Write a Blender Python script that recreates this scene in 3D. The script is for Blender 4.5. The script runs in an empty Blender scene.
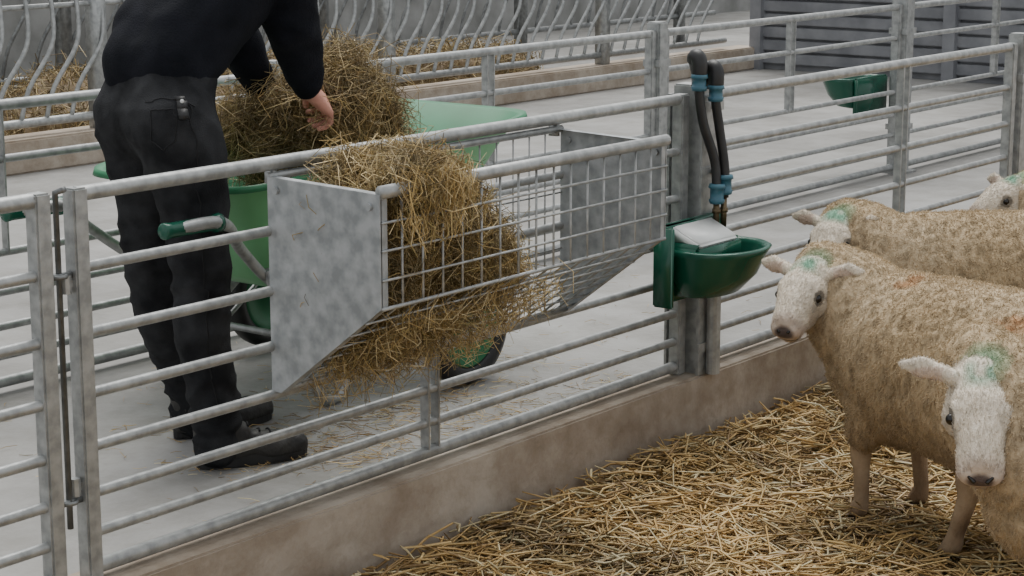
import bpy, bmesh, math, random
import numpy as np
from mathutils import Vector, Matrix, noise, Euler
from mathutils.bvhtree import BVHTree
random.seed(7); rng=np.random.default_rng(7)
scene=bpy.context.scene
FL=0.22   # passage floor height

# ---------------------------------------------------------------- materials
def nt(name):
    m=bpy.data.materials.new(name); m.use_nodes=True
    n=m.node_tree; b=n.nodes['Principled BSDF']
    return m,n,b
def mat(name,c1,c2=None,scale=8,rough=.6,metal=0,bump=0,bscale=None,detail=6,vc=False,stretch=None,spec=None,lo=.35,hi=.65,mott=None):
    m,n,b=nt(name)
    b.inputs['Roughness'].default_value=rough; b.inputs['Metallic'].default_value=metal
    if spec is not None: b.inputs['Specular IOR Level'].default_value=spec
    tc=n.nodes.new('ShaderNodeTexCoord'); mp=n.nodes.new('ShaderNodeMapping')
    n.links.new(tc.outputs['Object'],mp.inputs['Vector'])
    if stretch: mp.inputs['Scale'].default_value=stretch
    nz=n.nodes.new('ShaderNodeTexNoise'); nz.inputs['Scale'].default_value=scale; nz.inputs['Detail'].default_value=detail
    n.links.new(mp.outputs[0],nz.inputs['Vector'])
    cr=n.nodes.new('ShaderNodeValToRGB')
    cr.color_ramp.elements[0].position=lo; cr.color_ramp.elements[1].position=hi
    cr.color_ramp.elements[0].color=(*c1,1); cr.color_ramp.elements[1].color=(*(c2 or c1),1)
    n.links.new(nz.outputs['Fac'],cr.inputs['Fac'])
    out=cr.outputs['Color']
    def mul(a_out,b_out):
        mx=n.nodes.new('ShaderNodeMix'); mx.data_type='RGBA'; mx.blend_type='MULTIPLY'; mx.inputs['Factor'].default_value=1
        n.links.new(a_out,mx.inputs['A']); n.links.new(b_out,mx.inputs['B']); return mx.outputs['Result']
    if mott:
        n2=n.nodes.new('ShaderNodeTexNoise'); n2.inputs['Scale'].default_value=mott[0]; n2.inputs['Detail'].default_value=12; n2.inputs['Roughness'].default_value=.7
        n.links.new(mp.outputs[0],n2.inputs['Vector'])
        c2_=n.nodes.new('ShaderNodeValToRGB'); c2_.color_ramp.elements[0].position=.36; c2_.color_ramp.elements[1].position=.60
        c2_.color_ramp.elements[0].color=(*mott[1],1); c2_.color_ramp.elements[1].color=(1,1,1,1)
        n.links.new(n2.outputs['Fac'],c2_.inputs['Fac']); out=mul(out,c2_.outputs['Color'])
    if vc:
        at=n.nodes.new('ShaderNodeAttribute'); at.attribute_name='Col'
        out=mul(at.outputs['Color'],out)
    n.links.new(out,b.inputs['Base Color'])
    if bump:
        nb=n.nodes.new('ShaderNodeTexNoise'); nb.inputs['Scale'].default_value=bscale or scale*4; nb.inputs['Detail'].default_value=8
        n.links.new(mp.outputs[0],nb.inputs['Vector'])
        bp=n.nodes.new('ShaderNodeBump'); bp.inputs['Strength'].default_value=bump; bp.inputs['Distance'].default_value=.02
        n.links.new(nb.outputs['Fac'],bp.inputs['Height']); n.links.new(bp.outputs[0],b.inputs['Normal'])
    return m
M={}
M['galv']=mat('galvanised_steel',(.29,.30,.298),(.44,.45,.445),34,.47,.55,.06,60)
M['galv_dark']=mat('weathered_steel',(.13,.135,.135),(.24,.25,.25),25,.5,.5,.15,60)
M['sheet']=mat('galvanised_sheet',(.28,.30,.31),(.45,.47,.485),26,.48,.5,.03,40,detail=12)
M['conc']=mat('passage_concrete',(.235,.23,.22),(.335,.33,.318),.9,.7,0,.15,40,detail=10,mott=(4,(.74,.73,.70)))
M['kerb']=mat('kerb_concrete',(.33,.27,.21),(.50,.44,.37),2.2,.85,0,.3,30,detail=10,mott=(9,(.74,.70,.65)))
M['bed']=mat('straw_bed_base',(.16,.10,.045),(.42,.28,.12),14,.95,0,.8,60,detail=10)
M['straw']=mat('straw_stalks',(.85,.85,.85),(1,1,1),20,.45,0,0,vc=True)
M['hay']=mat('hay_stalks',(.85,.85,.85),(1,1,1),20,.65,0,0,vc=True)
M['wool']=mat('sheep_fleece',(.88,.87,.85),(1,1,1),38,.95,0,.35,160,vc=True,detail=8,spec=.1)
M['face']=mat('sheep_face_hair',(.88,.87,.85),(1,1,1),60,.8,0,.3,250,vc=True,spec=.2)
M['eye']=mat('sheep_eye',(.006,.005,.004),(.01,.008,.006),5,.12)
M['denim']=mat('black_denim',(.010,.0105,.012),(.034,.035,.038),12,.9,0,.3,300,detail=12,spec=.2)
M['seam']=mat('denim_seam',(.008,.008,.009),(.013,.013,.015),30,.9)
M['jacket']=mat('black_fleece_jacket',(.006,.007,.010),(.012,.013,.018),12,.95,0,.3,200,spec=.15)
M['boot']=mat('work_boot_leather',(.012,.012,.012),(.035,.033,.03),20,.55,0,.2,80)
M['rubber']=mat('black_rubber',(.010,.010,.011),(.022,.022,.022),20,.45)
M['skin']=mat('skin',(.52,.23,.17),(.64,.32,.24),30,.5,0,.1,200)
M['hair']=mat('hair',(.03,.018,.01),(.07,.045,.025),80,.7,0,.5,200)
M['green']=mat('green_plastic',(.02,.16,.065),(.03,.20,.09),6,.42)
M['green_in']=mat('green_plastic_inner',(.16,.45,.20),(.20,.52,.25),5,.45)
M['bowl']=mat('dark_green_plastic',(.004,.070,.042),(.008,.090,.056),5,.25)
M['white']=mat('white_plastic',(.62,.64,.62),(.72,.73,.72),8,.4)
M['blue']=mat('blue_fitting',(.03,.11,.16),(.05,.15,.20),8,.35)
M['brass']=mat('dull_brass',(.10,.075,.045),(.16,.12,.07),20,.45,.8)
M['wall']=mat('pale_wall',(.46,.46,.42),(.58,.58,.54),2,.85)
M['wall_low']=mat('stained_wall_base',(.18,.18,.17),(.31,.31,.30),3,.85,0,.1)
M['slat']=mat('grey_slat_board',(.17,.175,.19),(.25,.255,.27),5,.65,0,.1)

# ---------------------------------------------------------------- mesh helpers
def link(o,parent=None):
    scene.collection.objects.link(o)
    if parent: o.parent=parent
    return o
def group(name,loc=(0,0,0)):
    e=bpy.data.objects.new(name,None); e.empty_display_size=.2; scene.collection.objects.link(e); return e
def obj_bm(name,bm,m,parent=None,smooth=True):
    me=bpy.data.meshes.new(name); bm.to_mesh(me); bm.free()
    for p in me.polygons: p.use_smooth=smooth
    for x in (m if isinstance(m,list) else [m]): me.materials.append(x)
    o=bpy.data.objects.new(name,me); return link(o,parent)
def tube(bm,pts,r,seg=10,closed=False,mi=0):
    pts=[Vector(p) for p in pts]; n=len(pts); rings=[]
    prev=None
    for i,p in enumerate(pts):
        if closed: t=(pts[(i+1)%n]-pts[i-1])
        elif i==0: t=pts[1]-p
        elif i==n-1: t=p-pts[-2]
        else: t=(pts[i+1]-p).normalized()+(p-pts[i-1]).normalized()
        t.normalize()
        if prev is None:
            a=Vector((0,0,1)) if abs(t.z)<.9 else Vector((1,0,0))
            u=t.cross(a).normalized()
        else:
            u=(prev-t*prev.dot(t)).normalized()
        prev=u; v=t.cross(u)
        rr=r[i] if isinstance(r,(list,tuple)) else r
        rings.append([bm.verts.new(p+(u*math.cos(2*math.pi*k/seg)+v*math.sin(2*math.pi*k/seg))*rr) for k in range(seg)])
    m=n if closed else n-1
    for i in range(m):
        a=rings[i]; b=rings[(i+1)%n]
        for k in range(seg):
            f=bm.faces.new((a[k],a[(k+1)%seg],b[(k+1)%seg],b[k])); f.material_index=mi
    if not closed:
        f=bm.faces.new(rings[0][::-1]); f.material_index=mi
        f=bm.faces.new(rings[-1]); f.material_index=mi
def box(bm,lo,hi,mi=0,bev=0):
    x0,y0,z0=lo;x1,y1,z1=hi
    v=[bm.verts.new(c) for c in [(x0,y0,z0),(x1,y0,z0),(x1,y1,z0),(x0,y1,z0),(x0,y0,z1),(x1,y0,z1),(x1,y1,z1),(x0,y1,z1)]]
    fs=[]
    for f in [(0,3,2,1),(4,5,6,7),(0,1,5,4),(1,2,6,5),(2,3,7,6),(3,0,4,7)]:
        ff=bm.faces.new([v[i] for i in f]); ff.material_index=mi; fs.append(ff)
    if bev:
        es=list({e for f in fs for e in f.edges})
        bmesh.ops.bevel(bm,geom=es,offset=bev,segments=2,affect='EDGES')
def smoothpath(pts,n=6):
    pts=[Vector(p) for p in pts]; out=[]
    P=[pts[0]*2-pts[1]]+pts+[pts[-1]*2-pts[-2]]
    for i in range(1,len(P)-2):
        for k in range(n):
            t=k/n
            a,b,c,d=P[i-1],P[i],P[i+1],P[i+2]
            out.append(.5*((2*b)+(c-a)*t+(2*a-5*b+4*c-d)*t*t+(3*b-a-3*c+d)*t**3))
    out.append(pts[-1]); return out
_ico=None
def icov():
    global _ico
    if _ico is None:
        b=bmesh.new(); bmesh.ops.create_icosphere(b,subdivisions=3,radius=1); _ico=[v.co.copy() for v in b.verts]; b.free()
    return _ico
def hull(bm,sph):
    """convex hull of a few spheres/ellipsoids -> one closed shell"""
    t=bmesh.new()
    for p,r in sph:
        p=Vector(p)
        if not isinstance(r,(tuple,list)): r=(r,r,r)
        for c in icov(): t.verts.new(p+Vector((c.x*r[0],c.y*r[1],c.z*r[2])))
    res=bmesh.ops.convex_hull(t,input=t.verts)
    junk=[e for e in set(res['geom_interior']+res['geom_unused']) if isinstance(e,bmesh.types.BMVert)]
    bmesh.ops.delete(t,geom=junk,context='VERTS')
    me=bpy.data.meshes.new('t'); t.to_mesh(me); t.free(); bm.from_mesh(me); bpy.data.meshes.remove(me)
def chain(bm,sph):
    for a,b in zip(sph[:-1],sph[1:]): hull(bm,[a,b])
def fuse(bm,voxel,smooth=8):
    """voxel-fuse overlapping shells into one continuous skin"""
    me=bpy.data.meshes.new('f'); bm.to_mesh(me); bm.free()
    o=bpy.data.objects.new('f',me); scene.collection.objects.link(o)
    r=o.modifiers.new('r','REMESH'); r.mode='VOXEL'; r.voxel_size=voxel
    s=o.modifiers.new('s','SMOOTH'); s.factor=.5; s.iterations=smooth
    dg=bpy.context.evaluated_depsgraph_get(); dg.update()
    m2=bpy.data.meshes.new_from_object(o.evaluated_get(dg))
    bpy.data.objects.remove(o); bpy.data.meshes.remove(me)
    return m2
def finish(name,me,m,parent=None):
    me.materials.clear()
    for x in (m if isinstance(m,list) else [m]): me.materials.append(x)
    me.polygons.foreach_set('use_smooth',[True]*len(me.polygons))
    me.update()
    return link(bpy.data.objects.new(name,me),parent)
def setcol(me,cols):
    a=me.color_attributes.new('Col','FLOAT_COLOR','POINT')
    c=np.ones((len(me.vertices),4),dtype=np.float32); c[:,:3]=cols
    a.data.foreach_set('color',c.ravel())
def displace(me,fn):
    cs=[]
    for v in me.vertices: cs.append(v.co+v.normal*fn(v.co,v.normal))
    for v,c in zip(me.vertices,cs): v.co=c
    me.update()

def blades(name,P,D,L,W,C,m,parent=None,bend=0.0,sag=0.0):
    """many individual stalks as one mesh (triangular prisms, 3 stations)"""
    N=len(P); D=D/np.linalg.norm(D,axis=1,keepdims=True)
    A=rng.normal(size=(N,3)); U=np.cross(D,A); U/=np.linalg.norm(U,axis=1,keepdims=True); V=np.cross(D,U)
    B=U*(rng.normal(size=(N,1))*bend*L[:,None])+V*(rng.normal(size=(N,1))*bend*L[:,None])
    B[:,2]+=sag*L
    st=[P-D*L[:,None]/2, P+B, P+D*L[:,None]/2]
    verts=np.zeros((N,9,3))
    for s,c in enumerate(st):
        w=W[:,None]*(1 if s==1 else .75)
        for k in range(3):
            an=2*math.pi*k/3
            verts[:,s*3+k]=c+U*math.cos(an)*w/2+V*math.sin(an)*w/2
    tmpl=[]
    for s in range(2):
        for k in range(3):
            tmpl+= [s*3+k,s*3+(k+1)%3,(s+1)*3+(k+1)%3,(s+1)*3+k]
    tmpl=np.array(tmpl)
    idx=(np.arange(N)[:,None]*9+tmpl[None,:]).ravel()
    me=bpy.data.meshes.new(name)
    me.vertices.add(N*9); me.vertices.foreach_set('co',verts.ravel())
    me.loops.add(len(idx)); me.loops.foreach_set('vertex_index',idx.astype(np.int32))
    nf=len(idx)//4
    me.polygons.add(nf); me.polygons.foreach_set('loop_start',np.arange(nf,dtype=np.int32)*4)
    me.update(calc_edges=True); me.validate()
    setcol(me,np.repeat(C,9,axis=0))
    me.materials.append(m)
    return link(bpy.data.objects.new(name,me),parent)
def surf(me,n):
    """random points+normals on a mesh"""
    me.calc_loop_triangles()
    vs=np.array([v.co for v in me.vertices]); tr=np.array([t.vertices for t in me.loop_triangles])
    a,b,c=vs[tr[:,0]],vs[tr[:,1]],vs[tr[:,2]]
    nr=np.cross(b-a,c-a); ar=np.linalg.norm(nr,axis=1); nr/=ar[:,None]+1e-12
    i=rng.choice(len(tr),n,p=ar/ar.sum()); r1=np.sqrt(rng.random((n,1))); r2=rng.random((n,1))
    return (1-r1)*a[i]+r1*(1-r2)*b[i]+r1*r2*c[i], nr[i], tr[i,0]

# ---------------------------------------------------------------- camera
cam=bpy.data.cameras.new('camera'); co=bpy.data.objects.new('camera',cam); scene.collection.objects.link(co)
co.location=(-5.192,-3.305,1.75); co.rotation_euler=(math.radians(90-11.61),0,math.radians(-52.3))
cam.lens=70.3; cam.sensor_width=36; cam.clip_end=200; scene.camera=co

# ---------------------------------------------------------------- light
w=bpy.data.worlds.new('world'); scene.world=w; w.use_nodes=True
bg=w.node_tree.nodes['Background']; bg.inputs['Color'].default_value=(.95,.975,1,1); bg.inputs['Strength'].default_value=.90
s=bpy.data.lights.new('skylight_sun','SUN'); s.energy=3.9; s.angle=math.radians(44); s.color=(1,.98,.94)
so=bpy.data.objects.new('skylight_sun',s); scene.collection.objects.link(so); so.rotation_euler=(math.radians(-16),math.radians(20),0)

# ---------------------------------------------------------------- ground & shell
bm=bmesh.new(); box(bm,(-8,-.02,-.1),(16,14,FL)); obj_bm('floor',bm,M['conc'],smooth=False)
bm=bmesh.new(); box(bm,(-8,-.07,-.1),(16,.07,FL+.008),bev=.006); obj_bm('kerb',bm,M['kerb'],smooth=False)
def bedz(x,y):
    z=.018*noise.noise(Vector((x*2.1,y*2.1,3)))+.014*noise.noise(Vector((x*7,y*7,1)))
    z+=.05*math.exp(-((y+.07)/-.16)**2)*(0.6+.6*noise.noise(Vector((x*1.5,0,9))))
    return z
bm=bmesh.new()
nx,ny=150,80; g=[]
for i in range(nx+1):
    g.append([])
    for j in range(ny+1):
        x=-7+14*i/nx; y=-6+5.95*j/ny
        g[i].append(bm.verts.new((x,y,bedz(x,y)-.008)))
for i in range(nx):
    for j in range(ny): bm.faces.new((g[i][j],g[i+1][j],g[i+1][j+1],g[i][j+1]))
obj_bm('ground_straw_bedding',bm,M['bed'])
def straw(N,xr,yr,lift=.045,lmin=.04,lmax=.2,base=bedz,wmin=.004,wmax=.009,dens=True):
    x=rng.uniform(*xr,N); y=rng.uniform(*yr,N)
    bz=np.array([base(a,b) for a,b in zip(x,y)])
    z=bz+rng.random(N)**1.5*lift
    P=np.stack([x,y,z],1)
    an=rng.uniform(0,2*math.pi,N); tl=rng.normal(0,.20,N)
    D=np.stack([np.cos(an),np.sin(an),tl],1)
    L=lmin+(lmax-lmin)*rng.random(N)**1.4; W=rng.uniform(wmin,wmax,N)
    pal=np.array([(.86,.57,.23),(.98,.71,.32),(.70,.45,.17),(1.0,.85,.50),(.42,.26,.10),(.80,.56,.24)])
    C=pal[rng.integers(0,len(pal),N)]*rng.uniform(.60,.95,(N,1))
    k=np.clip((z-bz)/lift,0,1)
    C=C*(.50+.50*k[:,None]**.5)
    pt=np.array([noise.noise(Vector((a*3,b*3,5))) for a,b in zip(x,y)])
    C=C*np.clip(.93+.6*pt,.55,1.05)[:,None]
    return P,D,L,W,C
def cat(*a): return [np.concatenate(q) for q in zip(*a)]
q=cat(straw(46000,(-2.6,1.4),(-2.6,-.10)),straw(9000,(-6,-2.6),(-3.2,-.12)),straw(6000,(1.4,5),(-3,-.1)))
ok=q[0][:,1]+np.abs(q[1][:,1])*q[2]/2/np.linalg.norm(q[1],axis=1) < -.072
q=[a[ok] for a in q]
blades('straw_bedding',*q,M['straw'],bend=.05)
fl=lambda a,b: FL+.004
q=cat(straw(600,(-1.6,-.1),(.08,.9),.008,.02,.09,fl,.001,.003),straw(300,(-2.3,1.5),(.1,1.45),.006,.02,.07,fl,.001,.0025),straw(450,(-1.5,-.6),(.1,.5),.012,.03,.1,fl,.001,.003),straw(200,(-1.75,-1.2),(.25,.6),.006,.01,.05,fl,.001,.0025))
q[1][:,2]*=.1
blades('loose_straw',*q,M['straw'],bend=.06)

# shed backdrop
bm=bmesh.new(); box(bm,(-8,9.0,1.05),(16,9.15,3.6),0); box(bm,(-8,8.97,FL),(16,9.15,1.05),1); obj_bm('wall_back',bm,[M['wall'],M['wall_low']],smooth=False)
bm=bmesh.new()
box(bm,(9.0,-3,FL),(9.06,5.1,2.6))
k=0; z=FL+.05
while z<2.6:
    box(bm,(8.955,-3,z),(9.0,5.1,z+.085),bev=.006); z+=.105
for yy in (5.1,3.4,1.7,0,-1.7): box(bm,(8.90,yy-.05,FL),(9.0,yy+.05,2.7))
obj_bm('wall_right',bm,M['slat'],smooth=False)
bm=bmesh.new(); box(bm,(-6,5.1,FL),(9.0,5.32,.40),bev=.01); obj_bm('kerb_far',bm,M['kerb'],smooth=False)

# ---------------------------------------------------------------- fence panels
RZ=[1.09,.93,.785,.65,.53,.425,.335,.255]
def panel(x0,x1,y,name='metal_fence_panel',braces=(),m='galv',lift=0):
    bm=bmesh.new()
    for i,z in enumerate(RZ):
        r=.017 if i in(0,7) else .0125
        tube(bm,[(x0,y,z+lift),(x1,y,z+lift)],r,10)
    for x in (x0,x1): box(bm,(x-.02,y-.02,FL+.01),(x+.02,y+.02,1.105+lift),bev=.004)
    for (bx,za,zb) in braces:
        box(bm,(bx-.024,y-.014,za),(bx-.018,y+.014,zb)); 
        box(bm,(bx+.018,y-.014,za),(bx+.024,y+.014,zb))
    for z in (.45,.9):
        tube(bm,[(x0-.035,y,z-.02),(x0-.035,y,z+.02)],.012,8); box(bm,(x0-.04,y-.005,z-.008),(x0,y+.005,z+.008))
    o=obj_bm(name,bm,M[m]); 
    o.data.set_sharp_from_angle(angle=math.radians(40))
    return o
panel(-2.435,-.075,0,braces=[(-1.27,.25,.655)])
panel(-5.0,-2.535,0,braces=[(-3.7,.25,1.09)])
panel(.075,2.33,0,braces=[(1.40,.25,1.09)])
panel(2.48,4.8,0,braces=[(3.6,.25,1.09)])
for a,b in ((-5.0,-2.7),(-2.6,-.35),(-.25,2.0),(2.1,4.3),(4.42,6.6),(6.7,8.85)):
    panel(a,b,1.5,braces=[((a+b)/2,.65,1.09)])
def post(x,y,h,w=.035,name='fence_post'):
    bm=bmesh.new(); box(bm,(x-w,y-w,FL),(x+w,y+w,h),bev=.006); box(bm,(x-w-.03,y-w-.03,FL),(x+w+.03,y+w+.03,FL+.012)); 
    for z in (.45,.95): box(bm,(x-w-.012,y-w-.006,z),(x+w+.012,y+w+.006,z+.03))
    return obj_bm(name,bm,M['galv'],smooth=False)
post(2.05,1.5,1.14); post(4.36,1.5,2.0,.045); post(-.30,1.5,1.14,.03); post(-2.65,1.5,1.14,.03); post(6.65,1.5,1.14); post(2.405,0,1.14)
bm=bmesh.new(); tube(bm,[(-2.488,0,.36),(-2.488,0,1.10),(-2.488,-.03,1.11)],.007,8)
for z in (.42,.92):
    tube(bm,[(-2.488+.016*math.cos(t),.016*math.sin(t),z) for t in [i*math.pi/6 for i in range(12)]],.005,6,True)
    box(bm,(-2.52,-.006,z-.006),(-2.455,.006,z+.006))
obj_bm('gate_drop_rod',bm,M['galv_dark'])
bm=bmesh.new()
box(bm,(-.035,-.055,FL),(.035,.055,1.13),bev=.005)
box(bm,(-.052,-.064,FL+.005),(.052,-.055,1.10)); box(bm,(-.052,.055,FL+.005),(.052,.064,1.10))
tube(bm,[(0,-.085,FL+.01),(0,-.085,.60)],.022,12)
for z in (.3,.55,.85,1.05):
    box(bm,(-.06,-.07,z),(.06,-.064,z+.03)); tube(bm,[(0,-.07,z+.015),(0,-.08,z+.015)],.009,6)
obj_bm('fence_post',bm,M['galv'],smooth=False)

def barrier(y,z0,z1,x0,x1,name,step=.16,m='galv'):
    bm=bmesh.new()
    for z in (z0,z1): tube(bm,[(x0,y,z),(x1,y,z)],.024,10)
    tube(bm,[(x0,y,z1-.12),(x1,y,z1-.12)],.014,8)
    x=x0+.2
    while x<x1-.3:
        h=z1-z0
        tube(bm,smoothpath([(x,y,z0),(x+.05,y-.02,z0+h*.25),(x+.19,y-.05,z0+h*.55),(x+.22,y-.03,z0+h*.8),(x+.22,y,z1)],4),.013,6)
        x+=step
    x=x0
    while x<=x1+.01:
        box(bm,(x-.04,y-.04,FL+.0),(x+.04,y+.04,z1+.35)); x+=2.4
    return obj_bm(name,bm,M[m])
barrier(5.2,.47,1.20,-5.1,8.6,'feed_barrier',.17)
barrier(6.8,.5,1.35,-4,11,'feed_barrier',.25,'galv_dark')

# ---------------------------------------------------------------- hay
HP=np.array([(.66,.46,.18),(.50,.35,.13),(.82,.62,.30),(.36,.25,.10),(.56,.44,.18),(.95,.76,.43)])
def haypile(name,shells,n,lmin=.06,lmax=.18,spread=.03,voxel=.02,tn=.45,wd=(.0012,.003),tint=1.0,clip=None,lump=.02,sag=.05,stray=.10):
    g=group(name)
    bm=bmesh.new()
    for s_ in shells: hull(bm,s_)
    me=fuse(bm,voxel,4)
    displace(me,lambda c,nn: lump*noise.noise(c*12)+.6*lump*noise.noise(c*30)-.014)
    P,Nn,_=surf(me,n)
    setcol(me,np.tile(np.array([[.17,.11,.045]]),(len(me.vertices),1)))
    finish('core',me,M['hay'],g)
    R=rng.normal(size=(n,3)); T=R-(R*Nn).sum(1,keepdims=True)*Nn*(1-tn)
    T=T/np.linalg.norm(T,axis=1,keepdims=True)
    F=np.array([noise.noise_vector(Vector(p)*9) for p in P])*2.4
    F-= (F*Nn).sum(1,keepdims=True)*Nn
    T=T+F
    off=rng.random((n,1))**2.2*spread
    st=rng.random(n)<stray           # flyaway stalks that stand off the mass
    off[st]*=1.7; T[st]+=Nn[st]*rng.uniform(.4,1.6,(st.sum(),1))+np.array([0,0,-.5])
    P=P+Nn*off-Nn*.004
    L=rng.uniform(lmin,lmax,n); W=rng.uniform(*wd,n)
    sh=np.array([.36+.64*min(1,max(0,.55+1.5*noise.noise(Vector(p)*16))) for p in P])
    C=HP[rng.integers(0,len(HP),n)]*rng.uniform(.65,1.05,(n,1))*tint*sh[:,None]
    if clip is not None:
        Tn=T/np.linalg.norm(T,axis=1,keepdims=True)
        ok=clip(P,Tn,L); P,T,L,W,C=P[ok],T[ok],L[ok],W[ok],C[ok]
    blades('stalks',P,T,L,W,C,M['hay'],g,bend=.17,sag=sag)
    return g
# ---------------------------------------------------------------- hay feeder
fd=group('hay_feeder')
FX0,FX1=-1.855,-.69; FY=-.352
prof=[(0.0,1.06),(FY,1.05),(FY,.785),(-.03,.54),(0.0,.54)]
for nm,x in (('end_plate_left',FX0),('end_plate_right',FX1)):
    bm=bmesh.new()
    a=[bm.verts.new((x-.003,y,z)) for y,z in prof]; b=[bm.verts.new((x+.003,y,z)) for y,z in prof]
    bm.faces.new(a); bm.faces.new(b[::-1])
    for i in range(5): bm.faces.new((a[i],b[i],b[(i+1)%5],a[(i+1)%5]))
    sg=1 if x==FX0 else -1
    for i in (0,1,2):
        (y0,z0),(y1,z1)=prof[i],prof[i+1]
        q=[bm.verts.new(c) for c in ((x,y0,z0),(x,y1,z1),(x+sg*.022,y1,z1),(x+sg*.022,y0,z0))]; bm.faces.new(q)
    tube(bm,[(x-.004,FY+.03,1.02),(x-.010,FY+.03,1.02)],.009,8)
    tube(bm,[(x-.004,-.03,1.03),(x-.010,-.03,1.03)],.009,8)
    bmesh.ops.recalc_face_normals(bm,faces=bm.faces)
    obj_bm(nm,bm,M['sheet'],fd,smooth=False)
bm=bmesh.new()
tube(bm,[(FX0,FY,1.055),(FX1,FY,1.055)],.016,12)
tube(bm,[(FX0,.0,1.06),(FX1,.0,1.06)],.010,10)
tube(bm,[(FX0,FY,.785),(FX1,FY,.785)],.005,8)
tube(bm,[(FX0,-.02,.545),(FX1,-.02,.545)],.009,8)
for x in (FX0+.02,FX1-.02): box(bm,(x-.006,-.005,1.04),(x+.006,.025,1.075))
n=16
for i in range(1,n):
    x=FX0+(FX1-FX0)*i/n
    tube(bm,[(x,FY,1.05),(x,FY,.79),(x,-.02,.545)],.0033,6)
    tube(bm,[(x,.002,1.06),(x,.002,.55)],.0025,6)
for z in (.985,.92,.852): tube(bm,[(FX0,FY-.004,z),(FX1,FY-.004,z)],.0033,6)
for t in (.15,.30,.45,.6,.75,.9):
    y=FY+(-.02-FY)*t; z=.785+(.545-.785)*t
    tube(bm,[(FX0,y,z-.004),(FX1,y,z-.004)],.0031,6)
for z in (.98,.88,.72,.62): tube(bm,[(FX0,-.004,z),(FX1,-.004,z)],.0025,6)
obj_bm('mesh_basket',bm,M['galv'],fd)

def fclip(P,T,L):
    e=np.abs(T[:,0])*L/2
    a=(P[:,0]-e>FX0+.006)|(P[:,2]>1.075)
    # most stalks stay behind the wires, a few poke out
    front=P[:,1]-np.abs(T[:,1])*L/2
    b=(front>FY+.005)|(P[:,2]>1.04)|(P[:,2]<.80)|(rng.random(len(P))<.16)
    return a&b
hf=haypile('hay_in_feeder',[
  [((-1.75,-.24,.86),.055),((-1.75,-.10,.66),.045),((-1.75,-.14,.98),.05),((-1.50,-.24,.86),.06),((-1.50,-.10,.66),.045),((-1.50,-.14,.96),.055)],
  [((-1.70,-.10,1.03),.045),((-1.55,-.14,1.045),.055),((-1.40,-.18,.98),.045)],
  [((-1.70,-.27,1.03),.05),((-1.56,-.28,1.02),.05)],
  [((-1.74,-.33,1.055),.035),((-1.66,-.345,1.055),.035)],
  [((-1.56,-.27,1.0),.05),((-1.50,-.27,.90),.04)],
  [((-1.52,-.26,.88),.055),((-1.32,-.24,.82),.05),((-1.40,-.12,.67),.04),((-1.42,-.18,.92),.05)],
  [((-1.4,-.24,.83),.05),((-1.24,-.22,.765),.035)],
 ],30000,spread=.05,clip=fclip,lump=.035,lmax=.16)
N=420; x=rng.uniform(FX0+.05,-1.56,N); z=1.07-rng.random(N)**2*.13; y=FY-.012-rng.random(N)**2*.04
T=np.stack([rng.normal(0,.6,N),rng.normal(-.05,.3,N),-np.ones(N)],1); L=rng.uniform(.04,.11,N)
blades('overhang',np.stack([x,y,z],1),T,L,rng.uniform(.0012,.003,N),HP[rng.integers(0,6,N)]*rng.uniform(.6,1.05,(N,1)),M['hay'],hf,bend=.18)
N=900; t=rng.random(N); x=rng.uniform(FX0+.06,-1.15,N); y=FY+(-.02-FY)*t-.015; z=.785+(.545-.785)*t-.02-rng.random(N)**2*.05
T=np.stack([rng.normal(0,.8,N),rng.normal(0,.5,N),-np.abs(rng.normal(.6,.4,N))],1); L=rng.uniform(.03,.12,N)
blades('underhang',np.stack([x,y,z],1),T,L,rng.uniform(.0012,.0028,N),HP[rng.integers(0,6,N)]*rng.uniform(.5,.95,(N,1)),M['hay'],hf,bend=.18)

c0=Vector((-.88,.75,1.075))
def cr(a,b,d=0): return c0+Vector((.6115,-.7912,0))*a+Vector((.79,.61,0))*d+Vector((0,0,b))
haypile('hay_armful',[
  [(cr(0,.0),.10),(cr(-.14,-.04),.075),(cr(.12,-.02),.075)],
  [(cr(.07,.08),.065),(cr(.02,.02),.09)],
  [(cr(.03,.10,.03),.045),(cr(.08,.09),.05)],
  [(cr(-.15,-.05),.075),(cr(-.235,-.09),.045)],
  [(cr(.12,-.0),.07),(cr(.18,-.05),.045)],
  [(cr(.06,-.0,-.10),.075),(cr(.02,.0),.09)],
  [(cr(-.03,-.13),.09),(cr(-.15,-.12),.07),(cr(.1,-.12,.1),.08)],
  [(cr(-.05,-.19,.15),.12),(cr(.15,-.18,.3),.07)],
 ],22000,spread=.08,tint=.88,lump=.055,voxel=.016,stray=.16)
haypile('fodder_heap',[[((x,6.0+.1*math.sin(x*3),.28),(.5,.35,.20+.14*abs(math.sin(x*1.7)))),((x+.7,5.95,.28),(.4,.35,.24))] for x in [1.0+.8*i for i in range(7)]],
  12000,lmin=.1,lmax=.3,wd=(.004,.008),spread=.05,voxel=.06,lump=.05,tint=.72)

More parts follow.
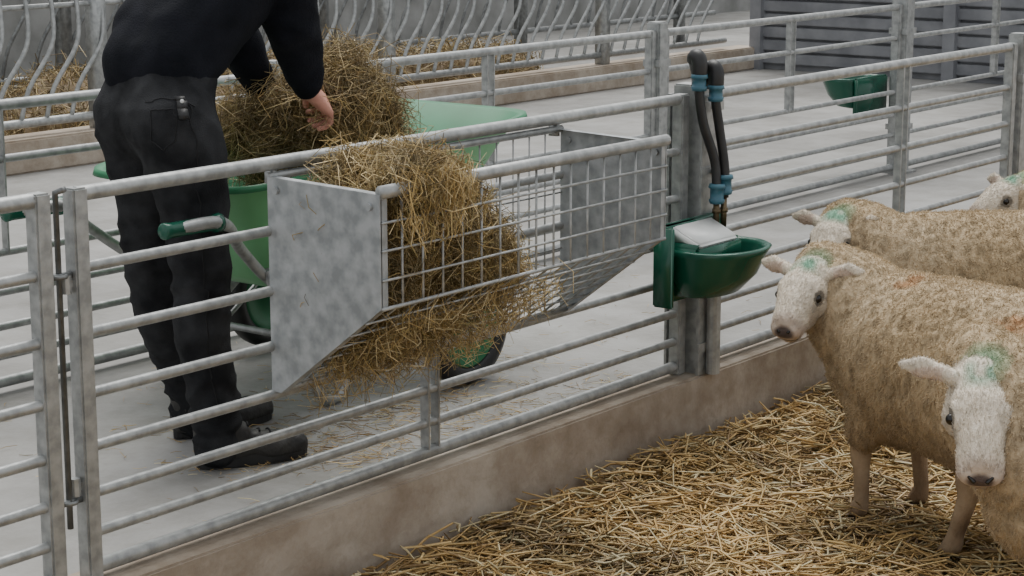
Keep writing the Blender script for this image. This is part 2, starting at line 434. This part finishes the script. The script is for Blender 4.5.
# ---------------------------------------------------------------- wheelbarrow
wb=group('wheelbarrow')
def ring(x0,x1,y0,y1,z0,z1,e=.28,n=48,taper=0):
    out=[]
    for i in range(n):
        t=2*math.pi*i/n; c,s_=math.cos(t),math.sin(t)
        u=math.copysign(abs(c)**e,c); v=math.copysign(abs(s_)**e,s_)
        f=(u+1)/2
        out.append(Vector((x0+(x1-x0)*f,(y0+y1)/2+v*(y1-y0)/2*(1-taper*(1-f)),z0+(z1-z0)*f)))
    return out
outer=[ring(-1.02,-.45,.74,1.16,.56,.56,.4),ring(-1.10,-.36,.70,1.20,.60,.60,.36),ring(-1.2,-.18,.66,1.26,.75,.80,.3,taper=.05),ring(-1.30,-.02,.60,1.33,.90,1.0,.26,taper=.08),ring(-1.33,.01,.58,1.35,.905,1.005,.26,taper=.08),ring(-1.335,.015,.575,1.355,.885,.985,.26,taper=.08)]
bm=bmesh.new(); rs=[[bm.verts.new(p) for p in r] for r in outer]; N=48
for a,b in zip(rs[:-1],rs[1:]):
    for k in range(N): bm.faces.new((a[k],a[(k+1)%N],b[(k+1)%N],b[k]))
bm.faces.new(rs[0][::-1])
bmesh.ops.recalc_face_normals(bm,faces=bm.faces)
tr=obj_bm('tray',bm,[M['green'],M['green_in']],wb)
so_=tr.modifiers.new('s','SOLIDIFY'); so_.thickness=.006; so_.offset=-1; so_.material_offset=1
AX=-.545
bm=bmesh.new()
for (gx,gy),yy,sg in (((-1.78,.36),.66,1),((-1.85,.885),1.20,-1)):
    tube(bm,smoothpath([(gx-.06,gy,.89),(gx+.12,gy,.885),(-1.35,yy-.05*sg,.74),(-1.15,yy,.60),(-.9,yy,.555),(-.5,yy,.54),(-.2,yy+.03*sg,.62)],5),.016,10)
    tube(bm,smoothpath([(-1.22,yy-.02,.66),(-1.12,yy-.03*sg,.42),(-1.04,yy-.04*sg,.27),(-.98,yy-.04*sg,.237),(-.93,yy-.04*sg,.27),(-.86,yy-.03*sg,.42),(-.72,yy,.55)],5),.016,10)
    tube(bm,[(-.98,yy-.04*sg,.25),(-.60,yy,.54)],.008,8)
tube(bm,[(-1.1,.63,.44),(-1.1,1.23,.44)],.011,8)
tube(bm,[(AX,.42,.405),(AX,1.36,.405)],.012,10)
for yy in (.66,1.2): tube(bm,[(AX,yy,.405),(-.62,yy,.545)],.012,8); tube(bm,[(AX,yy,.405),(-.40,yy,.545)],.012,8)
obj_bm('frame',bm,M['galv'],wb)
bm=bmesh.new()
for gx,gy in ((-1.78,.36),(-1.85,.885)):
    tube(bm,[(gx-.085,gy,.89),(gx-.08,gy,.89),(gx-.06,gy,.89),(gx+.09,gy,.889),(gx+.095,gy,.888),(gx+.11,gy,.888)],[.017,.022,.020,.020,.025,.025],12)
obj_bm('grips',bm,M['bowl'],wb)
for i,wy in enumerate((.47,1.31)):
    bm=bmesh.new(); c=Vector((AX,wy,.405))
    prof2=[(.128,.022),(.136,.034),(.155,.040),(.174,.034),(.182,.018),(.184,0),(.182,-.018),(.174,-.034),(.155,-.040),(.136,-.034),(.128,-.022)]
    n=44; rr=[]
    for k in range(n):
        t=2*math.pi*k/n
        rr.append([bm.verts.new(c+Vector((r*math.cos(t),h,r*math.sin(t)))) for r,h in prof2])
    for k in range(n):
        a,b=rr[k],rr[(k+1)%n]
        for j in range(len(prof2)-1): bm.faces.new((a[j],a[j+1],b[j+1],b[j]))
        f=bm.faces.new((a[-1],a[0],b[0],b[-1]))
    for hh in (-1,1):
        pr=[(.130,.024),(.122,.030),(.105,.014),(.05,.010),(.035,.034),(.0,.036)]
        rg=[[bm.verts.new(c+Vector((r*math.cos(2*math.pi*k/n),hh*h,r*math.sin(2*math.pi*k/n)))) for k in range(n)] for r,h in pr[:-1]]
        for a,b in zip(rg[:-1],rg[1:]):
            for k in range(n): f=bm.faces.new((a[k],a[(k+1)%n],b[(k+1)%n],b[k])); f.material_index=1
        f=bm.faces.new(rg[-1]); f.material_index=1
    bmesh.ops.recalc_face_normals(bm,faces=bm.faces)
    obj_bm('wheel_%d'%(i+1),bm,[M['rubber'],M['green']],wb)

# ---------------------------------------------------------------- drinking bowl and pipes
dk=group('livestock_drinking_bowl')
def d_ring(x0,x1,yb,yf,z,n=28):
    """D shaped ring: flat at the back (yb), round at the front (yf)"""
    pts=[Vector((x0,yb,z)),Vector((x0,yb+(yf-yb)*.35,z))]
    cx=(x0+x1)/2; hw=(x1-x0)/2; ym=yb+(yf-yb)*.35
    for i in range(1,n):
        t=math.pi*i/n; pts.append(Vector((cx-hw*math.cos(t), ym+(yf-ym)*math.sin(t)**.8, z)))
    pts+= [Vector((x1,ym,z)),Vector((x1,yb,z))]
    return pts
X0,X1=-.29,.045; DZ=-.05
rings=[d_ring(X0+.08,X1-.08,-.09,-.17,.56),d_ring(X0+.04,X1-.04,-.09,-.22,.57),d_ring(X0+.014,X1-.014,-.09,-.275,.625),d_ring(X0,X1,-.09,-.31,.695),d_ring(X0-.006,X1+.006,-.09,-.322,.712),
       d_ring(X0+.006,X1-.006,-.095,-.312,.718),d_ring(X0+.014,X1-.014,-.10,-.30,.70),d_ring(X0+.03,X1-.03,-.10,-.26,.64),d_ring(X0+.06,X1-.06,-.105,-.21,.60)]
bm=bmesh.new(); rs=[[bm.verts.new(p+Vector((0,0,DZ))) for p in r] for r in rings]
for a,b in zip(rs[:-1],rs[1:]):
    for k in range(len(a)): bm.faces.new((a[k],a[(k+1)%len(a)],b[(k+1)%len(a)],b[k]))
bm.faces.new(rs[0]); bm.faces.new(rs[-1])
bmesh.ops.recalc_face_normals(bm,faces=bm.faces)
obj_bm('bowl',bm,M['bowl'],dk)
bm=bmesh.new()
box(bm,(X0-.03,-.09,.545+DZ),(X1+.0,-.07,.79+DZ),bev=.008)
box(bm,(X0-.035,-.14,.545+DZ),(X0-.02,-.07,.79+DZ),bev=.005)
box(bm,(X0+.01,-.20,.66+DZ),(X1-.07,-.09,.735+DZ),bev=.012)
obj_bm('valve_housing',bm,M['bowl'],dk)
bm=bmesh.new()
xa,xb=X0+.03,X1-.09
v=[bm.verts.new(c) for c in [(xa,-.195,.722+DZ),(xb,-.195,.722+DZ),(xb,-.095,.735+DZ),(xa,-.095,.735+DZ),(xa,-.195,.738+DZ),(xb,-.195,.738+DZ),(xb,-.095,.785+DZ),(xa,-.095,.785+DZ)]]
fs=[bm.faces.new([v[i] for i in f]) for f in [(0,3,2,1),(4,5,6,7),(0,1,5,4),(1,2,6,5),(2,3,7,6),(3,0,4,7)]]
bmesh.ops.bevel(bm,geom=list(bm.edges),offset=.007,segments=3,affect='EDGES')
obj_bm('valve_cover',bm,M['white'],dk)
bm=bmesh.new()
for x,z in ((X0-.01,.77),(X0-.01,.57),(X1-.02,.77)): tube(bm,[(x,-.095,z+DZ),(x,-.08,z+DZ)],.009,8)
obj_bm('mount_bolts',bm,M['galv'],dk)
wp=group('water_supply_hoses')
bm=bmesh.new()
ha,hb=(-.085,-.070),(-.03,-.095)
h1=smoothpath([(ha[0],ha[1],1.18),(ha[0],ha[1],1.12),(-.070,-.078,1.02),(-.035,-.10,.90),(-.040,-.112,.79)],6)
h2=smoothpath([(hb[0],hb[1],1.15),(hb[0],hb[1],1.09),(-.016,-.102,1.0),(-.004,-.116,.88),(-.008,-.118,.79)],6)
tube(bm,h1,.0145,12); tube(bm,h2,.0145,12)
for p,z in ((ha,1.18),(hb,1.145)):
    pp=smoothpath([(p[0],p[1],z-.015),(p[0],p[1],z+.025),(p[0]+.004,p[1]+.012,z+.042),(p[0]+.018,p[1]+.030,z+.03),(p[0]*.4,-.03,z-.02),(p[0]*.3,-.025,1.12)],4)
    tube(bm,pp,[.024]*13+[.018]*(len(pp)-13),12)
obj_bm('hoses',bm,M['rubber'],wp)
bm=bmesh.new()
def fit(p,z0,z1): tube(bm,[(p[0],p[1],z0),(p[0],p[1],z0+.012),(p[0],p[1],z0+.014),(p[0],p[1],z1-.014),(p[0],p[1],z1-.012),(p[0],p[1],z1)],[.022,.025,.021,.021,.027,.024],12)
fit(ha,1.12,1.17); fit(hb,1.085,1.135); fit((-.039,-.112),.775,.835); fit((-.005,-.118),.800,.86)
obj_bm('compression_fittings',bm,M['blue'],wp)
bm=bmesh.new(); 
for p in ((-.040,-.112),(-.008,-.118)): tube(bm,[(p[0],p[1],.70),(p[0],p[1],.79)],.010,8); tube(bm,[(p[0],p[1],.745),(p[0],p[1],.758)],.015,6)
obj_bm('brass_elbow',bm,M['brass'],wp)
bm=bmesh.new()
def sh(p): return Vector((4.24+p.x,1.49-p.y,p.z+.02))
rs=[[bm.verts.new(sh(p)) for p in r] for r in rings]
for a,b in zip(rs[:-1],rs[1:]):
    for k in range(len(a)): bm.faces.new((a[k],a[(k+1)%len(a)],b[(k+1)%len(a)],b[k]))
bm.faces.new(rs[0]); bm.faces.new(rs[-1]); box(bm,(3.98,1.548,.55),(4.31,1.578,.74),bev=.008)
bmesh.ops.recalc_face_normals(bm,faces=bm.faces)
obj_bm('livestock_drinking_bowl',bm,M['bowl'])

# ---------------------------------------------------------------- farmer
man=group('farmer')
def V(*a): return Vector(a)
hN,hF=V(-1.68,.49,1.11),V(-1.64,.69,1.11)
kN,kF=V(-1.645,.46,.73),V(-1.60,.69,.73)
aN,aF=V(-1.635,.43,.31),V(-1.47,.70,.31)
bm=bmesh.new()
hull(bm,[(hN+V(-.01,.01,.03),.112),(hF+V(-.01,-.01,.03),.112),((-1.65,.545,1.22),.105),((-1.63,.65,1.22),.105)])
hull(bm,[((-1.65,.535,1.22),.108),((-1.63,.66,1.22),.108),((-1.60,.55,1.32),.10),((-1.59,.66,1.32),.10)])
for h,k,a in ((hN,kN,aN),(hF,kF,aF)):
    mid=h.lerp(k,.5)+V(.015,0,0); calf=k.lerp(a,.35)+V(-.02,0,0)
    chain(bm,[(h,.110),(mid,.094),(k,.075),(calf,.073),(a+V(0,0,.03),.060),(a+V(.0,0,-.03),.064)])
me=fuse(bm,.009,6)
def ridge(v): return 1-abs(v)
def fold(c,n_):
    d=.0
    for k in (kN,kF):
        r=(c-k).length
        d+=math.exp(-(r/.16)**2)*.010*ridge(math.sin(c.z*38+c.x*18+3*noise.noise(c*7)))
    lowz=math.exp(-((c.z-.38)/.10)**2)
    d+=lowz*.012*ridge(math.sin(c.z*55+3*noise.noise(c*9)))
    hip=math.exp(-((c.z-1.04)/.12)**2)
    d+=hip*.009*ridge(math.sin((c.z*34+c.x*40)+2.5*noise.noise(c*6)))
    d+=.008*noise.noise(Vector((c.x*8,c.y*8,c.z*4)))+.003*noise.noise(c*30)
    return d
displace(me,fold)
finish('trousers',me,M['denim'],man)
def drape(me_obj,pts,off=.003):
    """project 3-D guide points onto a garment surface"""
    bv=BVHTree.FromPolygons([v.co for v in me_obj.vertices],[p.vertices for p in me_obj.polygons])
    out=[]
    for p in pts:
        co_,no,_,_=bv.find_nearest(Vector(p)); out.append(co_+no*off)
    return out
bm=bmesh.new()
side=V(-.66,-.75,0); lat=V(.6115,-.7912,0)
b0=V(-1.68,.49,1.17)+side*.14
def bp(a,z): return b0+lat*a+V(0,0,z-1.17)
for path in ([bp(-.09,1.19),bp(-.01,1.20),bp(-.01,1.10),bp(-.05,1.075),bp(-.09,1.095),bp(-.09,1.19)],
             [bp(-.13,1.235),bp(-.05,1.24),bp(.03,1.24),bp(.10,1.24)],
             [bp(.05,1.24),bp(.055,1.15),bp(.055,1.0),bp(.055,.85),bp(.06,.70),bp(.07,.5),bp(.08,.40)]):
    full=[]
    for a,b in zip(path[:-1],path[1:]):
        for i in range(6): full.append(a.lerp(b,i/6))
    full.append(path[-1])
    tube(bm,drape(me,full,.0005),.0018,5)
obj_bm('trouser_seams',bm,M['seam'],man)
bm=bmesh.new()
tg=drape(me,[bp(.02,1.25),bp(.02,1.225),bp(.022,1.20),bp(.025,1.165)],.010)
for i in range(3):
    a,b=tg[i],tg[i+1]
    q=[bm.verts.new(a-lat*.013),bm.verts.new(a+lat*.013),bm.verts.new(b+lat*.013),bm.verts.new(b-lat*.013)]
    bm.faces.new(q)
to=obj_bm('hip_tag',bm,M['rubber'],man); sm=to.modifiers.new('s','SOLIDIFY'); sm.thickness=.006; sm.offset=0
bm=bmesh.new(); p=tg[1]; tube(bm,[p+side*.002,p+side*.008],.005,10); obj_bm('tag_stud',bm,M['white'],man)
for nm,heel,toe,a in (('boot_left',V(-1.655,.435,FL),V(-1.44,.335,FL),aN),('boot_right',V(-1.49,.705,FL),V(-1.235,.665,FL),aF)):
    bm=bmesh.new(); d=(toe-heel).normalized(); sd=V(-d.y,d.x,0)
    hull(bm,[(heel+V(0,0,.05),.042),(a+V(-.005,0,.02),.058),(heel+d*.07+V(0,0,.07),.045)])
    hull(bm,[(heel+V(0,0,.035),.040),(heel+d*.10+V(0,0,.045),.042),(heel+d*.06+V(0,0,.09),.045)])
    hull(bm,[(heel+d*.10+V(0,0,.05),.043),(heel+d*.17+sd*.015+V(0,0,.035),.038),(heel+d*.17-sd*.015+V(0,0,.035),.038),(toe+V(0,0,.036),.038)])
    hull(bm,[(a+V(0,0,.02),.060),(a+V(0,0,.08),.056)])
    me=fuse(bm,.007,5)
    for v in me.vertices:
        if v.co.z<FL+.022: v.co.z=FL+.022
    displace(me,lambda c,n_: (.003*noise.noise(c*30)+.002*math.sin((c.x-c.y)*160)*math.exp(-((c.z-FL-.10)/.03)**2)) if c.z>FL+.03 else 0)
    finish(nm,me,M['boot'],man)
    bm=bmesh.new()
    bv=BVHTree.FromPolygons([v.co for v in me.vertices],[p.vertices for p in me.polygons])
    for i in range(4):
        c_=heel+d*(.10+.022*i)+V(0,0,.14-.014*i)
        pts=[]
        for k in range(-3,4):
            co_,no,_,_=bv.find_nearest(c_+sd*(.012*k)); pts.append(co_+no*.002)
        tube(bm,pts,.003,5)
    obj_bm(nm+'_laces',bm,M['seam'],man)
    bm=bmesh.new(); L_=(toe-heel).length+.075; n=26; up=[];dn=[]
    for i in range(n):
        t=2*math.pi*i/n; u=(math.copysign(abs(math.cos(t))**.75,math.cos(t)))*L_/2; s_=math.sin(t)*(.046 if math.cos(t)>0 else .039)
        p=heel+d*(L_/2-.04+u)+sd*s_
        up.append(bm.verts.new(p+V(0,0,.032))); dn.append(bm.verts.new(p+V(0,0,.003)))
    bm.faces.new(up); bm.faces.new(dn[::-1])
    for i in range(n): bm.faces.new((dn[i],dn[(i+1)%n],up[(i+1)%n],up[i]))
    obj_bm(nm+'_sole',bm,M['rubber'],man,smooth=False)
# jacket
shN,shF=V(-1.34,.42,1.60),V(-1.29,.76,1.60)
eN,eF=V(-1.28,.47,1.37),V(-1.14,.88,1.36)
wN,wF=V(-1.125,.555,1.175),V(-.99,.86,1.14)
bm=bmesh.new()
hull(bm,[((-1.64,.545,1.275),.118),((-1.63,.65,1.275),.118),((-1.57,.54,1.36),.122),((-1.55,.66,1.36),.122)])
hull(bm,[((-1.59,.545,1.34),.125),((-1.57,.67,1.34),.125),((-1.43,.52,1.50),.13),((-1.41,.68,1.50),.13)])
hull(bm,[((-1.43,.52,1.50),.13),((-1.41,.68,1.50),.13),(shN+V(0,.04,.0),.092),(shF+V(0,-.04,.0),.092),((-1.29,.60,1.64),.08)])
hull(bm,[((-1.31,.60,1.63),.085),((-1.23,.60,1.70),.062)])
for s_,e_,w_ in ((shN,eN,wN),(shF,eF,wF)):
    chain(bm,[(s_,.085),(s_.lerp(e_,.55),.082),(e_,.078),(e_.lerp(w_,.5),.066),(w_+(e_-w_)*.10,.048)])
me=fuse(bm,.009,6)
def jf(c,n_):
    d=.012*noise.noise(Vector((c.x*8,c.y*8,c.z*6)))+.005*noise.noise(c*18)
    for k in (eN,eF): d+=math.exp(-((c-k).length/.11)**2)*.008*ridge(math.sin(c.z*45+c.x*20))
    return d
displace(me,jf)
finish('jacket',me,M['jacket'],man)
def hand(nm,w_,fdir,back,side,curl=1.0):
    """five-fingered hand; fdir finger direction, back = back-of-hand normal, side=+1/-1 thumb side"""
    x=fdir.normalized(); z=(back-x*back.dot(x)).normalized(); y=z.cross(x)*side
    T=lambda a,b,c: w_+x*a+y*b+z*c
    bm=bmesh.new()
    chain(bm,[(T(-.05,0,0),.030),(T(0,0,0),.026)])
    hull(bm,[(T(0,-.012,0),.022),(T(0,.012,0),.022),(T(.088,-.033,0),.012),(T(.092,.033,0),.013),(T(.05,-.03,0),.016),(T(.045,.028,-.004),.018)])
    for yb,ls in ((.033,(.044,.026,.021)),(.011,(.049,.030,.023)),(-.012,(.045,.028,.022)),(-.034,(.035,.021,.019))):
        p=Vector((.090,yb,.0)); pts=[T(*p)]; an=.45*curl
        for l in ls:
            p=p+Vector((math.cos(an)*l,yb*.06,-math.sin(an)*l)); pts.append(T(*p)); an+=.75*curl
        chain(bm,[(pts[0],.0100),(pts[1],.0094),(pts[2],.0084),(pts[3],.0074)])
    p0=T(.025,.028,-.006); p1=T(.055,.052,-.022); p2=T(.080,.054,-.042); p3=T(.100,.046,-.056)
    chain(bm,[(p0,.017),(p1,.0125),(p2,.0105),(p3,.009)])
    me=fuse(bm,.0030,2); finish(nm,me,M['skin'],man)
hand('hand_left',wN+V(.012,.005,-.012),V(.66,.12,-.40),V(-.25,-.60,.75),1,1.15)
hand('hand_right',wF+V(.015,-.01,-.02),V(.8,-.25,-.5),V(.1,.85,.4),-1,.9)
bm=bmesh.new(); hc=V(-1.13,.60,1.80)
hull(bm,[(hc,(.095,.075,.10)),(hc+V(.03,0,-.03),(.07,.065,.07))])
hull(bm,[(hc+V(.04,0,-.05),(.06,.055,.06)),(hc+V(.055,0,-.10),(.035,.032,.028))])
hull(bm,[(hc+V(.095,0,-.02),.010),(hc+V(.118,0,-.05),.012),(hc+V(.09,0,-.055),.016)])
hull(bm,[(hc+V(.088,.018,-.078),.009),(hc+V(.088,-.018,-.078),.009),(hc+V(.096,0,-.078),.009)])
chain(bm,[(hc+V(-.04,0,-.05),.058),(V(-1.25,.60,1.68),.06)])
for sg in (-1,1): hull(bm,[(hc+V(-.005,sg*.078,-.01),(.018,.006,.026)),(hc+V(-.015,sg*.086,-.0),(.012,.005,.02))])
me=fuse(bm,.005,4); finish('head',me,M['skin'],man)
bm=bmesh.new(); hull(bm,[(hc+V(-.025,0,.025),(.09,.081,.092)),(hc+V(-.05,0,-.02),(.06,.072,.06))])
me=fuse(bm,.007,3); displace(me,lambda c,n_: .006*noise.noise(c*60)); finish('hair',me,M['hair'],man)
bm=bmesh.new()
for sg in (-1,1): hull(bm,[(hc+V(.088,sg*.030,-.012),.011)])
obj_bm('eyes',bm,M['eye'],man)

# ---------------------------------------------------------------- sheep
def sheep(px,py,yaw,head,hyaw,hpitch,feet=None,scale=1.0,marks=(),hroll=0,nf=46000,tone=1.0,hs=1.0,ear=1.0,green=1.0):
    g=group('sheep'); g.location=(px,py,0); g.rotation_euler=(0,0,math.radians(yaw)); g.scale=(scale,)*3
    hd=Vector(head); la=math.radians(hyaw-yaw)
    Rm=Euler((math.radians(hroll),math.radians(hpitch),la),'XYZ').to_matrix()
    H=lambda a,b,c: hd+Rm@Vector((a,b,c))*hs
    feet=feet or {}
    ft={'fl':Vector((.30,.10,0)),'fr':Vector((.30,-.10,0)),'hl':Vector((-.31,.11,0)),'hr':Vector((-.31,-.11,0))}
    for k,v in feet.items(): ft[k]=Vector((v[0],v[1],0))
    bm=bmesh.new()
    hull(bm,[((.27,0,.49),(.18,.185,.215)),((.12,0,.475),(.19,.24,.235))])
    hull(bm,[((.12,0,.475),(.19,.24,.235)),((-.12,0,.46),(.21,.27,.25))])
    hull(bm,[((-.12,0,.46),(.21,.27,.25)),((-.33,0,.485),(.17,.22,.21))])
    hull(bm,[((.34,0,.44),(.145,.145,.155)),((.25,0,.40),(.14,.165,.175))])
    base=Vector((.36,0,.54)); nb=H(-.115,0,-.04); mid=(base+nb)/2+Vector((.02,0,.01))
    chain(bm,[(base,.165),(mid,.135),(nb,.090)])
    hull(bm,[((.33,0,.42),.13),(mid+Vector((0,0,-.05)),.105)])
    for k in ('fl','fr'):
        s_=1 if k=='fl' else -1
        hull(bm,[((.27,s_*.10,.40),(.09,.07,.12)),((ft[k].x*.5+.14,s_*.105,.27),.052)])
    for k in ('hl','hr'):
        s_=1 if k=='hl' else -1
        hull(bm,[((-.32,s_*.12,.42),(.14,.085,.14)),((-.32,s_*.13,.30),(.085,.06,.06))])
    hull(bm,[((-.48,0,.55),.04),((-.52,0,.42),.03)])
    me=fuse(bm,.0090,10)
    def wd(c,n_):
        q=noise.noise(Vector((c.x*32,c.y*32,c.z*14)))
        return .009*noise.noise(c*5)+.0042*(1-2.2*abs(q))+.0015*noise.noise(c*70)
    displace(me,wd)
    co_=np.array([v.co for v in me.vertices])
    def col(c):
        v=Vector(c)
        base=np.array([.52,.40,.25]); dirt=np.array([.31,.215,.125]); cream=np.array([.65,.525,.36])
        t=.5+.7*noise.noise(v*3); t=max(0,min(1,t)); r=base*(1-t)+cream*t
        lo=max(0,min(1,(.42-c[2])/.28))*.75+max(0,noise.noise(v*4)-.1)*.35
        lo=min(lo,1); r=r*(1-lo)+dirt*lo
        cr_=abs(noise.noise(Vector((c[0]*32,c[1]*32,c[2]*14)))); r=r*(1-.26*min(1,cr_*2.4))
        for (mp,mr,mc) in marks:
            dd=(v-Vector(mp)).length/mr
            if dd<1.3:
                k=max(0,min(1,1.1*(1-dd)+.9*noise.noise(v*30)))*.75; r=r*(1-k)+np.array(mc)*k
        gd=(v-H(-.06,0,.05)).length
        if gd<.06: k=(.6*(1-gd/.06)+.2)*green; r=r*(1-k)+np.array([.09,.34,.21])*k
        return r*tone
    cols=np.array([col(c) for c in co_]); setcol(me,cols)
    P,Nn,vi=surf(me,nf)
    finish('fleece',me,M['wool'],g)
    R=rng.normal(size=(nf,3))
    D=Nn*.5+R*.32+np.array([[0,0,-.55]])
    L=rng.uniform(.008,.020,nf); W=rng.uniform(.0010,.0021,nf)
    blades('wool_locks',P+Nn*.002,D,L,W,cols[vi]*rng.uniform(1.0,1.25,(nf,1)),M['wool'],g,bend=.18)
    bm=bmesh.new()
    for k in ('fl','fr'):
        s_=1 if k=='fl' else -1; f=ft[k]; top=Vector((.28,s_*.10,.38)); kn=Vector((f.x*.75+.07+.012,f.y*.8+s_*.02,.205))
        chain(bm,[(top,.055),(kn+Vector((0,0,.05)),.033),(kn,.030),(kn+Vector((-.004,0,-.04)),.023),(f+Vector((-.004,0,.075)),.021),(f+Vector((.004,0,.05)),.027),(f+Vector((.022,0,.022)),.025)])
    for k in ('hl','hr'):
        s_=1 if k=='hl' else -1; f=ft[k]
        st=Vector((-.24+(f.x+.31)*.5,s_*.115,.33)); hk=Vector((f.x-.055,f.y,.225))
        chain(bm,[((-.32,s_*.10,.42),.085),(st,.065),(hk+Vector((.01,0,.01)),.034),(hk+Vector((.008,0,-.03)),.027),(f+Vector((-.012,0,.085)),.022),(f+Vector((-.004,0,.055)),.027),(f+Vector((.018,0,.022)),.026)])
    me=fuse(bm,.006,4)
    for v in me.vertices:
        if v.co.z<.004: v.co.z=.004
    cc=[]
    for v in me.vertices:
        z=v.co.z; n1=noise.noise(v.co*14)
        a=np.array([.44,.33,.22]); b=np.array([.19,.125,.075]); t=max(0,min(1,.45+.9*n1+(.12-z)*1.5))
        r=a*(1-t)+b*t
        if z<.034: r=np.array([.05,.04,.03])
        cc.append(r*tone)
    setcol(me,np.array(cc)); finish('legs',me,M['face'],g)
    # head: broad straight texel face
    bm=bmesh.new()
    hull(bm,[(H(-.04,0,.0),.068),(H(.025,0,.006),.062),(H(.015,.032,-.03),.046),(H(.015,-.032,-.03),.046)])
    hull(bm,[(H(.02,.012,.012),.056),(H(.02,-.012,.012),.056),(H(.085,0,.008),.046),(H(.130,0,.000),.041),(H(.08,0,-.038),.038),(H(.02,0,-.038),.052)])
    hull(bm,[(H(.118,.014,-.004),.036),(H(.118,-.014,-.004),.036),(H(.148,.018,-.012),.028),(H(.148,-.018,-.012),.028),(H(.138,0,-.038),.026)])
    for s_ in (-1,1):
        hull(bm,[(H(.036,s_*.044,.034),.019),(H(.066,s_*.041,.026),.014)])
        hull(bm,[(H(-.035,s_*.055,.030),.018),(H(-.045,s_*.09,.038),(.013,.015,.018))])
        hull(bm,[(H(-.043,s_*.080,.036),(.012,.012,.017)),(H(-.050,s_*(.085+.030*ear),.038),(.010,.014,.025)),(H(-.060,s_*(.085+.075*ear),.030),(.005,.006,.008))])
    chain(bm,[(H(-.04,0,-.01),.068),(H(-.10,0,-.035),.076)])
    me=fuse(bm,.0040,3)
    Ri=Rm.inverted(); 
    def fcol(co_v):
        h=Ri@(co_v-hd)/hs; n1=noise.noise(co_v*25); n2=noise.noise(co_v*9); n3=noise.noise(co_v*60)
        r=np.array([.76,.68,.565])*(1+.12*n1+.14*n2+.10*n3)
        if h.x>.04 and h.z<.0: k=min(1,(h.x-.04)/.08)*.35; r=r*(1-k)+np.array([.50,.38,.28])*k
        if h.x>.125: k=min(1,(h.x-.125)/.03)*.55; r=r*(1-k)+np.array([.45,.34,.29])*k
        dn=math.sqrt(((h.x-.178)/.017)**2+(h.y/.026)**2+((h.z+.006)/.022)**2)
        if dn<1.3: k=min(1,(1.3-dn)*2.2)*.92; r=r*(1-k)+np.array([.075,.055,.055])*k
        if h.x>.105 and abs(h.z+.040)<.003: r=r*.25
        if abs(h.y)>.075 and h.x>-.044: r=r*.6+np.array([.55,.36,.30])*.4
        for s_ in (-1,1):
            de=((h.x-.050)**2+(h.y-s_*.058)**2+(h.z-.020)**2)**.5
            if de<.022: r=r*.40
            tear=((h.x-.075)**2+(h.y-s_*.050)**2+(h.z-.008)**2)**.5
            if tear<.016: r=r*.75
        gz=max(0,min(1,(h.z-.042)/.02))*max(0,min(1,(.01-h.x)/.03))
        if gz>0 and abs(h.y)<.055: k=.8*gz*max(0,min(1,.75+1.4*n1))*green; r=r*(1-k)+np.array([.09,.36,.23])*k
        return r*tone
    cc=np.array([fcol(v.co) for v in me.vertices])
    setcol(me,cc)
    nh=9000; P,Nn,vi=surf(me,nh)
    finish('head',me,M['face'],g)
    back=np.array(Rm@Vector((-1,0,-.15)))
    D=Nn*.35+rng.normal(size=(nh,3))*.22+back[None,:]
    hx=np.array([(Ri@(Vector(p)-hd)/hs).x for p in P])
    ok=hx<.158
    blades('face_hair',(P+Nn*.001)[ok],D[ok],rng.uniform(.005,.011,nh)[ok],rng.uniform(.0009,.0016,nh)[ok],(cc[vi]*rng.uniform(.85,1.15,(nh,1)))[ok],M['face'],g,bend=.1)
    bm=bmesh.new()
    for s_ in (-1,1): hull(bm,[(H(.053,s_*.0560,.020),.0118*hs)])
    for s_ in (-1,1): hull(bm,[(H(.173,s_*.013,-.004),.0048),(H(.166,s_*.021,.001),.004)])
    obj_bm('eyes_and_nostrils',bm,M['eye'],g)
    return g
OR=(.40,.17,.06)
sheep(-.43,-1.17,74.6,(.475,.165,.645),186,30,feet={'fl':(.31,.10),'fr':(.29,-.12),'hl':(-.05,.14)},marks=[((.20,.05,.69),.045,OR),((-.22,.16,.66),.075,OR)],hs=1.0,ear=.85)
sheep(.70,-.71,127.7,(.53,.02,.63),190,28,tone=.97,ear=.9)
sheep(-.965,-1.935,133.4,(.50,.0,.65),206,42,tone=1.0,hs=1.12,ear=.95)
sheep(1.83,-.783,128,(.52,.0,.62),155,20,tone=.95,nf=8000)
